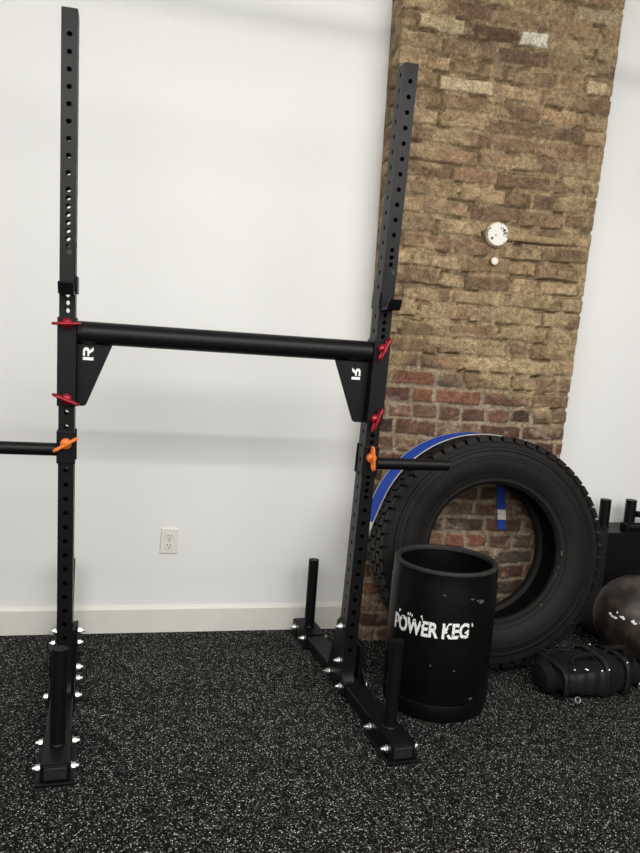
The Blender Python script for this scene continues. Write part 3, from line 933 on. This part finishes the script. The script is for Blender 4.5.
def peg_box():
    x0, x1, y0, y1, z1 = 2.235, 2.75, 0.388, 0.575, 0.490
    t = thing('weight_box', ((x0 + x1) / 2, (y0 + y1) / 2, 0), 'tall black box with two short round pegs on top, behind the scuffed ball', 'weight box')
    part(MB().box(x0, x1, y0, y1, 0, z1 - .006), 'body', M_BLACK, t, bevel=0.004)
    part(MB().box(x0 - .004, x1 + .004, y0 - .004, y1, z1 - .006, z1), 'top_plate', M_BLACK, t, bevel=0.002)
    for px in (2.276, 2.408):
        p = part(MB().tube([(px, 0.500, z1), (px, 0.500, z1 + 0.125)], 0.0245, 28), 'peg', M_BLACK, t, bevel=0.0015)
        part(MB().lathe([(0.028, 0), (0.0275, .004), (0.0248, .007)], (px, .5, z1), 28), 'weld_collar', M_BLACK, p)
    # bracket and lying handle on the top
    z1 += 0.0012
    h = thing('grip_handle', (2.42, 0.415, z1), 'black metal grip handle lying on top of the black box', 'handle')
    mb = MB()
    mb.box(2.325, 2.338, 0.395, 0.445, z1, z1 + 0.034); mb.box(2.53, 2.543, 0.395, 0.445, z1, z1 + 0.034)
    mb.box(2.325, 2.543, 0.440, 0.447, z1, z1 + 0.030)
    part(mb, 'bracket', M_BLACK, h, bevel=0.002)
    part(MB().tube([(2.338, 0.408, z1 + .018), (2.53, 0.408, z1 + .018)], 0.0115, 18), 'grip', M_BLACK, h)
    b = MB().tube([(2.436, 0.498, z1 + .058), (2.70, 0.498, z1 + .052)], 0.014, 18)
    part(b, 'cross_peg', M_BLACK, t)
peg_box()

def sandbag():
    cx, cy = 1.885, -0.060
    t = thing('sandbag', (cx, cy, 0), 'black nylon sandbag with straps lying on the floor before the tyre and ball', 'sandbag')
    ya = math.radians(4)
    def place(p):
        x, y, z = p
        return (cx + x * math.cos(ya) - y * math.sin(ya), cy + x * math.sin(ya) + y * math.cos(ya), z)
    # soft body: superellipsoid with sags and wrinkles
    nu, nv = 72, 36
    A, B, Cc = 0.178, 0.105, 0.064
    sg = lambda v, e: math.copysign(abs(v) ** e, v)
    vs = []
    def surf(u, v):
        cu, su, cv, sv = math.cos(u), math.sin(u), math.cos(v), math.sin(v)
        x = A * sg(cv, .55) * sg(cu, .6); y = B * sg(cv, .55) * sg(su, .6); z = Cc * sg(sv, .75)
        z *= 1.0 + 0.10 * math.sin(x * 18 + 1) - 0.12 * (x / A) ** 2 + 0.20 * max(0, x / A)
        wr = 0.0045 * math.sin(x * 70 + y * 30) * math.sin(y * 40 + 2 + x * 22) + 0.003 * math.sin(x * 130 - y * 60)
        k = 1 + wr / 0.1
        z = z * k + 0.064
        y = y * k * (1 - 0.16 * max(0, x / A) ** 2)
        return (x * (1 + .3 * wr), y, max(z, 0.0))
    for j in range(nv + 1):
        v = -PI / 2 + PI * j / nv
        for i in range(nu): vs.append(surf(2 * PI * i / nu, v))
    fs = [(j * nu + i, j * nu + (i + 1) % nu, (j + 1) * nu + (i + 1) % nu, (j + 1) * nu + i) for j in range(nv) for i in range(nu)]
    part(MB().add(vs, fs, True).xf(place), 'body', M_BAG, t, weld=True)
    # front panel
    vs = []; n1, n2 = 14, 8
    for j in range(n2 + 1):
        for i in range(n1 + 1):
            x = -0.135 + 0.145 * i / n1; v = -0.62 + 1.25 * j / n2
            cv = math.cos(v)
            cu = max(-1, min(1, x / (A * sg(cv, .55)))); cu = math.copysign(abs(cu) ** (1 / .6), cu)
            p = Vector(surf(-math.acos(max(-1, min(1, cu))), v)); p.y -= 0.004; p.z = max(p.z, .004); vs.append(p)
    fs = [(j * (n1 + 1) + i, j * (n1 + 1) + i + 1, (j + 1) * (n1 + 1) + i + 1, (j + 1) * (n1 + 1) + i) for j in range(n2) for i in range(n1)]
    part(MB().add(vs, fs, True).xf(place), 'front_panel', M_PATCH, t)
    # straps round the body
    def band(x, wid, mt=M_BAG):
        vs = []; n = 40
        for k in range(n):
            a = 2 * PI * k / n
            for dx in (-wid / 2, wid / 2):
                best = None
                y = (B + .004) * sg(math.cos(a), .5) * (1 - 0.16 * max(0, x / A) ** 2); z = (Cc + .006) * sg(math.sin(a), .6) * (1 + .1 * math.sin(x * 18 + 1) - .12 * (x / A) ** 2 + .2 * max(0, x / A)) + .064
                vs.append((x + dx, y, max(z, 0.001)))
        return MB().add(vs, [(2 * k, 2 * ((k + 1) % n), 2 * ((k + 1) % n) + 1, 2 * k + 1) for k in range(n)], True)
    for x in (-0.150, 0.028, 0.125):
        o = part(band(x, 0.024).xf(place), 'webbing_band', M_PATCH, t)
        s = o.modifiers.new('thick', 'SOLIDIFY'); s.thickness = 0.002
    # grab handles
    for x0, x1, y, zt in ((-0.10, 0.00, -0.045, 0.165), (0.06, 0.16, -0.02, 0.175)):
        pts = [(x0, y, 0.128), (x0 + .015, y, zt - .012), ((x0 + x1) / 2, y - .01, zt - .006), (x1 - .015, y, zt - .012), (x1, y, 0.130)]
        part(MB().tube(pts, 0.009, 12).xf(place), 'grab_handle', M_BAG, t)
    # tapered neck at the right end and its tie
    mb = MB().tube([(0.165, -0.01, 0.075), (0.20, -0.02, 0.055), (0.232, -0.03, 0.034), (0.255, -0.038, 0.024)], [0.062, 0.048, 0.030, 0.020], 20)
    part(mb.xf(place), 'neck', M_BAG, t)
    mb = MB().tube([(-0.165, 0.0, 0.062), (-0.195, 0.0, 0.056), (-0.205, 0.0, 0.054)], [0.070, 0.055, 0.030], 20)
    part(mb.xf(place), 'end_flap', M_BAG, t)
    # metal rings and rivets
    def ring(c, r, nrm):
        nrm = Vector(nrm).normalized(); a = nrm.orthogonal().normalized(); b = nrm.cross(a)
        pts = [Vector(c) + r * (math.cos(2 * PI * k / 20) * a + math.sin(2 * PI * k / 20) * b) for k in range(20)]
        part(MB().tube(pts, 0.0022, 8, closed=True).xf(place), 'metal_ring', M_ZINC, t)['label'] = 'small metal ring'
    ring((-0.098, -0.108, 0.013), 0.0105, (0, -1, .5))
    ring((0.215, -0.072, 0.026), 0.014, (-.3, -1, .2))
    for p in ((-0.115, -0.092, .122), (-.070, -.096, .123), (-.062, -.097, .120), (0.0, -.098, .114), (.030, -.1, .116), (.120, -.085, .132), (.135, -.085, .115), (.05, .05, .150)):
        part(MB().lathe([(0.0, .004), (.003, .003), (.0045, 0.0)], p, 10).xf(place), 'rivet', M_ZINC, t)['label'] = 'small shiny rivet'
sandbag()
